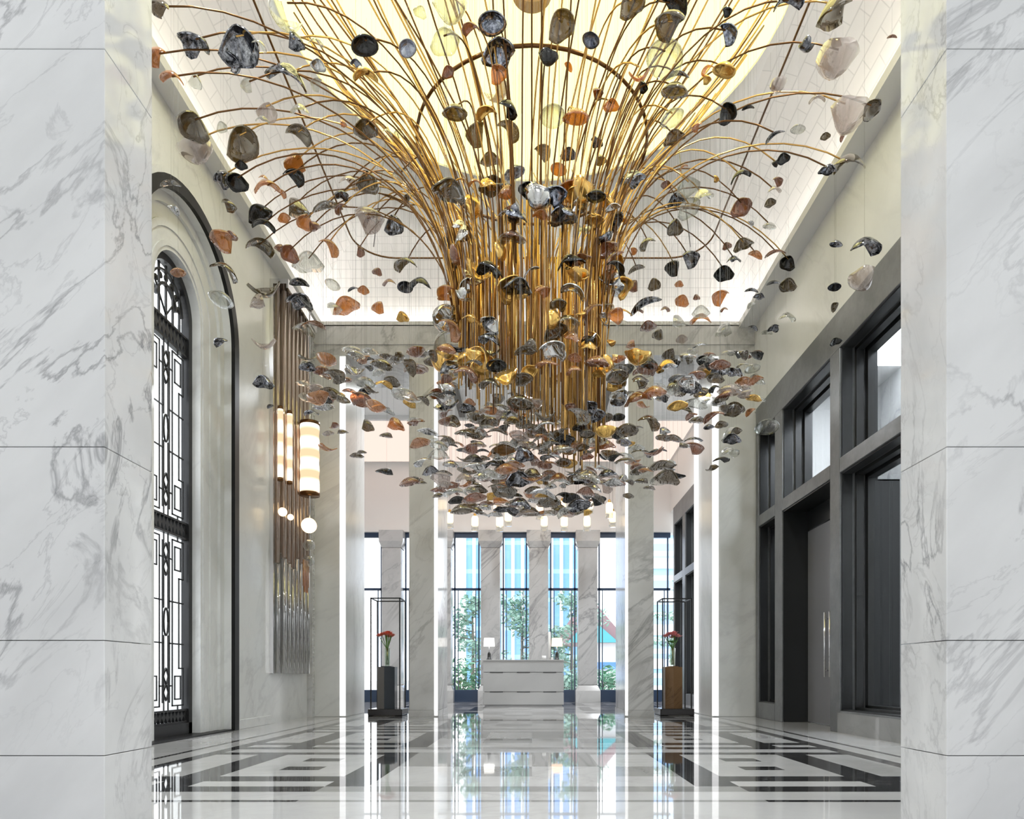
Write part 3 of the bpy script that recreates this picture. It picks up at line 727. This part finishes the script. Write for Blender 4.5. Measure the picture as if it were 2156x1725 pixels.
b=MB(); b.box(-4.5,-1.0,22.6,23.4,-.12,.28); tag(b.build('planter',pbr('orange_planter',(.62,.36,.16),.6)),'low tan planter outside the window left of the desk','planter')

# ------------------------------------------------------------------ the chandelier
def petal_mesh(kind, mat, name):
    """thin bowl of glass, radius 1, dome up; kind 0 D-shaped dome, 1 round bowl, 2 leaf shape, 3 wavy shell"""
    ns,nf=4,22
    b=MB(); t=.05
    def rad(q):
        if kind in (0,4):
            s=math.sin(q); r=1.0
            if s<-.30: r=min(1,.30/-s)
            return r*(1+.03*math.sin(5*q))
        if kind==1: return 1+.02*math.sin(3*q)
        if kind==2: return 1/math.sqrt((math.cos(q))**2+(math.sin(q)/.42)**2)
        return (1+.10*math.sin(4*q+1))*(1 if math.sin(q)>-.5 else .75)
    def hgt(x,y,r):
        d=x*x+y*y
        return {0:.80,1:.6,2:.45,3:.65,4:.42}[kind]*(1-d)+ (.08*math.sin(4*x+2*y) if kind==3 else 0)
    for lay in (0,1):
        vs=[]
        for i in range(ns+1):
            for j in range(nf):
                q=2*PI*j/nf; r=rad(q)*(i/ns if i else .001); x,y=r*math.cos(q),r*math.sin(q)
                k=1-t*lay*.8
                vs.append((x*k,y*k,hgt(x,y,r)-t*lay))
        fs=[]
        for i in range(ns):
            for j in range(nf):
                a=i*nf+j; c=i*nf+(j+1)%nf; f=(a,a+nf,c+nf,c); fs.append(f if lay==0 else f[::-1])
        b.add(vs,fs,0,True)
    o=ns*nf; p=(ns+1)*nf
    for j in range(nf):
        a=o+j; c=o+(j+1)%nf; b.f.append((a,a+p,c+p,c)); b.m.append(0); b.sm.append(False)
    me=bpy.data.meshes.new(name); me.from_pydata(b.v,[],b.f); me.materials.append(mat); me.polygons.foreach_set('use_smooth',b.sm); me.update()
    return me
PMESH={(k,c):petal_mesh(k,PM[c],'glass_petal') for k in range(5) for c in PM}
def rot_for(rnd, flip, tilt=.36):
    e=Matrix.Rotation(rnd.uniform(0,2*PI),4,'Z')
    r=Matrix.Rotation(rnd.uniform(-tilt,tilt),4,'X')@Matrix.Rotation(rnd.uniform(-tilt,tilt),4,'Y')@e
    if flip: r=r@Matrix.Rotation(PI,4,'X')
    return r.to_euler()
# x, y, width in the photo, colour, flag (f: bowl open upwards, r: round, l: leaf)
PET="""340,25,50,O 335,125,50,A 412,98,65,S 497,98,90,S 545,100,30,C 486,132,40,S 407,170,35,C 362,172,45,A 605,25,80,C,f 617,92,48,S 665,95,30,C 670,140,32,L 603,176,82,S
525,180,35,C 560,235,45,W 553,258,28,C 632,238,38,C 670,180,30,C 768,97,55,K,r 770,168,50,G 858,102,36,B,r 750,135,22,B 410,268,66,O 410,312,70,W,f 505,303,76,O 465,268,25,C
628,290,52,O 720,262,20,A 770,275,50,O 815,282,22,C 842,282,25,C 625,348,52,A 617,378,47,K 470,380,45,S 500,385,45,K 508,350,25,K 563,403,52,A 770,385,56,O 845,370,35,C 735,392,45,W
555,378,20,A 590,410,25,A 360,392,42,O,l 366,445,40,L,l 478,437,38,O 547,457,57,K 555,482,46,K 620,447,62,O 598,460,26,A 470,510,55,A 485,500,30,R 547,528,56,O 690,443,62,O,l 720,443,30,R
770,472,78,W 825,475,48,S 862,420,25,O 718,415,32,S 612,535,42,R 650,560,66,C 470,578,55,O 465,632,50,C,r 465,725,50,S,l 555,597,66,O,f 550,640,46,W 555,715,48,W,f 553,810,46,S
570,858,24,S,l 375,575,30,A,r 630,600,46,S,l 630,640,52,S 690,525,46,A 755,530,26,R 795,575,24,R 820,600,28,R 855,565,50,O 885,605,46,K 853,605,32,S,r 765,612,24,A 800,650,34,A 845,670,32,G
730,650,58,A 700,600,32,C,r 745,612,28,S,l 645,470,40,A 660,480,30,R 590,525,24,R 700,655,40,C 785,470,40,R 660,690,55,R,l 640,700,46,C
945,12,76,C,f 935,90,62,C 885,28,30,C 992,68,40,R 1036,50,58,B,r 1048,113,66,B 1045,158,44,A 1043,185,60,W,f 942,152,28,R 958,240,52,O,r 1065,235,50,K 1010,285,56,O 1068,280,50,O 1025,245,44,G
1032,340,42,O 1083,365,46,B,r 1000,390,28,A 1070,410,42,A 945,410,72,O 1178,55,64,O 1155,118,42,K,f 1197,142,28,A,l 1244,85,36,B,r 1163,245,50,C,r 1213,250,56,A,r 1255,200,30,R 1288,225,36,A
1140,325,40,O 1198,327,36,B 1176,357,34,A,r 1262,340,30,O 1255,300,28,B 1113,403,44,K 1165,415,54,B 1182,460,64,B 1210,405,32,G 1255,415,42,K,r 1290,440,34,L,l 1330,385,56,B
1345,150,42,A,f 1350,185,28,K 1330,15,62,O 1410,22,72,K 1415,62,76,O 1400,125,74,C,r 1420,195,56,O,r 1425,165,50,S,l 1415,250,50,C,r 1420,295,46,O 1527,28,28,K 1527,75,48,B 1525,150,48,G,r
1490,150,26,A 1485,170,24,G 1527,240,46,K 1575,230,26,K,l 1470,270,26,A 1560,378,42,K 1560,437,44,R 1440,355,18,A 1450,395,50,C 1480,420,46,C 1425,425,40,S 1505,378,18,G 1403,390,22,R 1450,440,50,C
1425,480,42,O 1660,15,62,S 1770,32,92,O 1765,125,86,W,f 1700,95,32,S,f 1878,80,20,R,l 1780,240,90,W,f 1835,232,42,O 1720,215,32,W 1640,178,36,W,f 1680,273,30,C,r 1632,290,42,S,l 1738,288,20,O
1775,290,22,R,l 1650,335,28,K 1633,347,30,K,l 1635,385,26,R 1630,405,28,W 1622,428,24,O 1785,358,68,O 1742,360,34,S 1620,478,28,C,r 1580,472,24,L,l 1565,520,42,O 1530,520,22,R 1545,550,28,S
1590,540,38,A,l 1632,538,44,R,l 1660,555,36,K 1525,578,42,K 1450,550,46,S 1420,567,40,K 1760,515,26,S,r 1820,530,66,S 1820,585,62,W,f 1757,605,26,S,r 1757,648,32,O,l 1760,722,25,K 1630,600,32,S,l
1660,602,38,O 1582,615,28,S,l 1598,625,22,S 1582,645,28,C,l 1655,675,38,C 1630,692,26,S 1612,705,32,C,l 1585,693,26,S,l 1520,630,42,A 1525,655,18,R 1437,635,32,A 1465,628,18,R 1360,648,68,S,l
1345,660,20,R 1400,655,22,R 1475,660,38,C 1475,680,44,A 1530,700,46,C 1365,690,34,R 1388,706,30,O 1422,683,42,C 1435,715,24,W 1332,728,28,A 1470,733,36,L,l 1545,750,28,K 1590,748,32,R,l 1365,770,38,K
1335,605,34,R 1375,600,32,O 1430,600,20,A 1340,570,36,O,l 1365,518,38,O 1332,530,20,A 1295,567,40,K 1615,900,48,C,r 1515,790,58,S 1545,785,34,S 1590,805,40,C 1560,822,38,W 1600,845,26,C,l 1420,825,56,O
1545,865,44,O 1580,870,34,A,l 1545,920,50,C 1535,960,44,C 1550,910,24,O 1470,830,34,K,l 1505,822,26,K 1440,872,40,O 1310,685,26,C 1395,840,30,S"""
rnd=random.Random(11)
def top_z(x,y):
    if CL<x<CR and CN<y<CF:
        if x*x+(y-ZC)**2<2.9**2: return H+1.03
        d=min(x-XL,XR-x,ZP+.25-y,y-CN+.3)
        if d>=1.25: return H+1.12
        return H+1.12*math.sqrt(max(0,1-(1-d/1.25)**2))
    return 7.35
branch_spec=[]; hung=[]
for i,tok in enumerate(PET.split()):
    q=tok.split(','); x,y,w_=float(q[0]),float(q[1]),float(q[2]); col=q[3]; fl=q[4] if len(q)>4 else ''
    sl=(VY-y)/F
    if y>760: zt=4.6
    else: zt=6.3+rnd.uniform(-.3,.3)
    Z=(zt-CH)/sl
    if abs(x-1118)<190 and y>370: Z=min(Z,6.75+rnd.uniform(-.1,.1))
    Z=min(Z,11.6,3.55*F/max(1,abs(x-VX)))
    p=px(x,y,Z)
    k=1 if fl=='r' else 2 if fl=='l' else (3 if col in 'SB' and rnd.random()<.5 else 0)
    r=w_*Z/F/2*1.05
    rt=math.hypot(p.x,p.y-ZC)
    if y<585 and p.z>5.3 and rt>1.15 and not(x>1740 and y>480) and not (x<500 and y>380): branch_spec.append((rt*r,p,r,col,k,fl=='f'))
    else: hung.append((p,r,col,k,fl=='f'))
branch_spec.sort(key=lambda s:-s[2]); 
for s in branch_spec[100:]: hung.append(s[1:])
branch_spec=branch_spec[:100]
ch=thing('chandelier',(0,ZC,8.2),'huge gold chandelier, a trunk of rods flaring into arching branches tipped with glass petals','chandelier')
def bez(a,b_,c,d,n):
    out=[]
    for i in range(n+1):
        t=i/n; out.append(a*(1-t)**3+b_*3*t*(1-t)**2+c*3*t*t*(1-t)+d*t**3)
    return out
def flare(z):
    P=[(2.9,.86),(5.2,.84),(5.7,.92),(6.1,1.06),(6.6,1.36),(7.2,1.85),(7.8,2.35),(8.4,2.75)]
    for (a,ra),(c,rc) in zip(P,P[1:]):
        if z<=c: return ra+(rc-ra)*(z-a)/(c-a)
    return P[-1][1]
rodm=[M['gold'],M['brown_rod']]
for k in range(96):
    a=2*PI*k/96+rnd.uniform(-.02,.02); tw_=rnd.choice((-.30,-.16,0,.16,.30)); k0=rnd.uniform(.72,1.0)
    cx=math.cos(a); zb=3.25+(.75 if cx<-.2 else .35 if cx<.3 else 0)+rnd.uniform(-.15,.4)
    pts=[]
    for i in range(15):
        z=zb+(8.40-zb)*i/14
        rr=flare(z)*(k0 if z<5.6 else k0+(1-k0)*min(1,(z-5.6)/1.5)); aa=a+tw_*max(0,(z-5.4)/3.0)
        pts.append((rr*math.cos(aa),ZC+rr*math.sin(aa),z))
    b=MB(); b.tube(pts,.0092,6); b.build('rod',rodm[0] if k%2 else rodm[1],ch)  # every other rod takes the brown for its backlit shade
b=MB()
for k in range(170):
    a=rnd.uniform(0,2*PI); rr=rnd.uniform(.35,.88); cx=rr*math.cos(a); zb=3.3+(.7 if cx<-.2 else .3 if cx<.3 else 0)+rnd.uniform(-.1,.6)
    b.tube([(cx,ZC+rr*math.sin(a),zb),(cx*1.03,ZC+rr*math.sin(a)*1.03,rnd.uniform(5.1,5.75))],.011,5)
o=b.build('inner_rods',M['gold'],ch); o['kind']='stuff'
# support rings
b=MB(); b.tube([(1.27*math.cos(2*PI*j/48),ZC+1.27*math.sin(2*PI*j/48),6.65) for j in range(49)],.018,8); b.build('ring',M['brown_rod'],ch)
b=MB(); hw,rc=2.57,.55; pts=[]
for cx,cy,a0 in ((hw-rc,hw-rc,0),(-hw+rc,hw-rc,PI/2),(-hw+rc,-hw+rc,PI),(hw-rc,-hw+rc,1.5*PI)):
    for j in range(9): pts.append((cx+rc*math.cos(a0+PI/2*j/8),ZC+cy+rc*math.sin(a0+PI/2*j/8),7.0))
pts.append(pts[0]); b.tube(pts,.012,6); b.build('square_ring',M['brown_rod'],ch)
for sx,sy in ((1,1),(1,-1),(-1,1),(-1,-1)):
    b=MB(); b.tube([(sx*2.3,ZC+sy*2.3,7.0),(sx*2.05,ZC+sy*2.05,8.5)],.008,5); b.build('hanger',M['wire'],ch)
b=MB(); b.lathe([(.22,0),(.22,.04)],(0,ZC,8.38),32); b.build('ceiling_plate',M['gold'],ch)
for (_,p,r,col,k,fl) in branch_spec:
    a=math.atan2(p.y-ZC,p.x); rt=math.hypot(p.x,p.y-ZC); d=Vector((math.cos(a),math.sin(a),0)); ax=Vector((0,ZC,0))
    zp=p.z+.30*min(1.2,rt/2.2)+rnd.uniform(0,.12)
    pts=bez(ax+d*.85+Vector((0,0,4.9+rnd.uniform(-.4,.3))), ax+d*1.0+Vector((0,0,zp-.25)), ax+d*(rt*.72)+Vector((0,0,zp+.32)), Vector((p.x,p.y,p.z+r*.45)),14)
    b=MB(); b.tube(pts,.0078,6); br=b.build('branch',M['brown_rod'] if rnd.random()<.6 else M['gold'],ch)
    o=bpy.data.objects.new('glass_petal',PMESH[(k,col)]); C.collection.objects.link(o); o.parent=br
    o.location=p-Vector(ch['_w']); o.scale=(r,r,r); o.rotation_euler=rot_for(rnd,fl); o['label']=PCOL[col]+' glass petal'
# gold leaves clinging to the trunk
for k in range(98):
    z=rnd.uniform(3.7,5.7); a=rnd.uniform(PI*.98,2.02*PI); rr=rnd.uniform(.86,1.0)
    o=bpy.data.objects.new('trunk_petal',PMESH[(rnd.choice((0,2,0,3)),rnd.choice('GGGGGGGAAOOKSSBRLLLC'))]); C.collection.objects.link(o); o.parent=ch
    o.location=Vector((rr*math.cos(a),ZC+rr*math.sin(a),z))-Vector(ch['_w']); s=rnd.uniform(.09,.16); o.scale=(s,s,s); o.rotation_euler=rot_for(rnd,rnd.random()<.4,.6)
# ---- petals on wires below and around the trunk
def env(y):
    P=[(735,640,1600),(790,640,1605),(850,640,1600),(900,665,1575),(950,690,1545),(1000,780,1490),(1030,850,1410),(1055,930,1300),(1085,980,1230)]
    for (a,l0,r0),(c,l1,r1) in zip(P,P[1:]):
        if y<=c:
            t=(y-a)/(c-a); return l0+(l1-l0)*t, r0+(r1-r0)*t
    return P[-1][1:]
cloud=[]; tries=0
while len(cloud)<560 and tries<30000:
    tries+=1
    y=rnd.uniform(738,1085); l,r_=env(y)
    if y>850 and rnd.random()<.62: x=rnd.gauss(1118,95)
    else: x=rnd.uniform(l,r_)
    if not l<x<r_: continue
    if y<850 and 950<x<1290 and rnd.random()<.6: continue
    if (1300<x<1600 or x<930) and rnd.random()<.35: continue
    Z=rnd.uniform(6.6,10.6)
    if abs((x-VX)*Z/F)>3.5: continue
    p=px(x,y,Z)
    if abs(p.x)<.95 and abs(p.y-ZC)<.95 and p.z>3.5: p=px(x,y,6.6+rnd.random()*.15)
    r=rnd.uniform(.10,.15)*(.8 if rnd.random()<.25 else 1)
    if any((p-c[0]).length<(r+c[1])*.8 for c in cloud): continue
    k=rnd.choice((4,4,4,4,1,2,0)); col=rnd.choice('OOOOOOOAARRRKKSSCCCWLLG')
    cloud.append((p,r,col,k,2 if rnd.random()<.12 else 3))
hung+=cloud
hung.sort(key=lambda h:-(h[1]/h[0].y))
single,rest=hung[:285],hung[285:]
def region(x,y):
    if y<735:
        if x<515: return 'before the arched door wall'
        if x<700: return 'above the wall light'
        if x<950: return 'left of the gold trunk'
        if x<1300: return 'before the gold trunk'
        if x<1600: return 'right of the gold trunk'
        return 'over the dark shop front'
    if x<700: return 'before the wall light'
    if x<850: return 'left of the left column'
    if x<950: return 'before the left column'
    if x<1300: return 'under the gold trunk'
    if x<1385: return 'before the right column'
    if x<1500: return 'right of the right column'
    return 'before the right pier'
cells={}
for h in single:
    x,y=proj(h[0]); cells.setdefault((h[2],region(x,y)),[]).append((x,y,h))
for (col,reg),lst in cells.items():
    lst.sort(key=lambda e:e[1]); n=len(lst); nb=max(1,-(-n//9))
    bands=[lst[n*i//nb:n*(i+1)//nb] for i in range(nb)]
    bn={1:[''],2:['high ','low '],3:['high ','middle ','low ']}.get(nb,['top row ','second row ','third row ','fourth row ','fifth row ','sixth row ','seventh row ','eighth row ','lowest row '])
    for nm,bd in zip(bn,bands):
        bd.sort(key=lambda e:e[0])
        for i,(x,y,(p,r,c,k,fl)) in enumerate(bd):
            o=bpy.data.objects.new('glass_petal',PMESH[(k,c)]); C.collection.objects.link(o)
            o.location=p; o.scale=(r,r,r); o.rotation_euler=rot_for(rnd,fl in (1,2,True),.24 if fl in (2,3) else .36)
            lab='%s%s glass petal %s'%(nm,PCOL[c],reg)
            if len(bd)>1: lab+=', '+ORD[i]
            tag(o,lab,'glass petal','glass petals hung on wires around the chandelier')
            wb=MB(); tz=top_z(p.x,p.y); q=Vector((0,0,0))
            me=bpy.data.meshes.new('wire'); a=.0009
            wb.tube([p+Vector((0,0,r*.3)),(p.x,p.y,tz-.02)],a,3,cap=False)
            wo=wb.build('wire',M['wire'],None,loc=p); mw=o.matrix_basis.copy(); wo.location=(0,0,0); wo.parent=o
            wo.matrix_parent_inverse=Matrix.LocRotScale(p,o.rotation_euler,o.scale).inverted()@Matrix.Translation(p)
            bpy.data.meshes.remove(me)
mats=list(PM.keys()); b=MB(); wv=MB()
for (p,r,c,k,fl) in rest:
    me=PMESH[(k,c)]; mt=Matrix.LocRotScale(p,rot_for(rnd,fl in (1,2,True),.24),(r,r,r))
    b.add([mt@v.co for v in me.vertices],[tuple(f.vertices) for f in me.polygons],mats.index(c),True)
    b.tube([p,(p.x,p.y,top_z(p.x,p.y))],.0009,3,mi=len(mats),cap=False)
if rest:
    o=b.build('glass_petal_cloud',[PM[c] for c in mats]+[M['wire']]); tag(o,'dense cloud of small glass petals on wires under the gold trunk','glass petals',None,'stuff')
for o in bpy.data.objects:
    if '_w' in o: del o['_w']
print('branches',len(branch_spec),'single',len(single),'rest',len(rest))
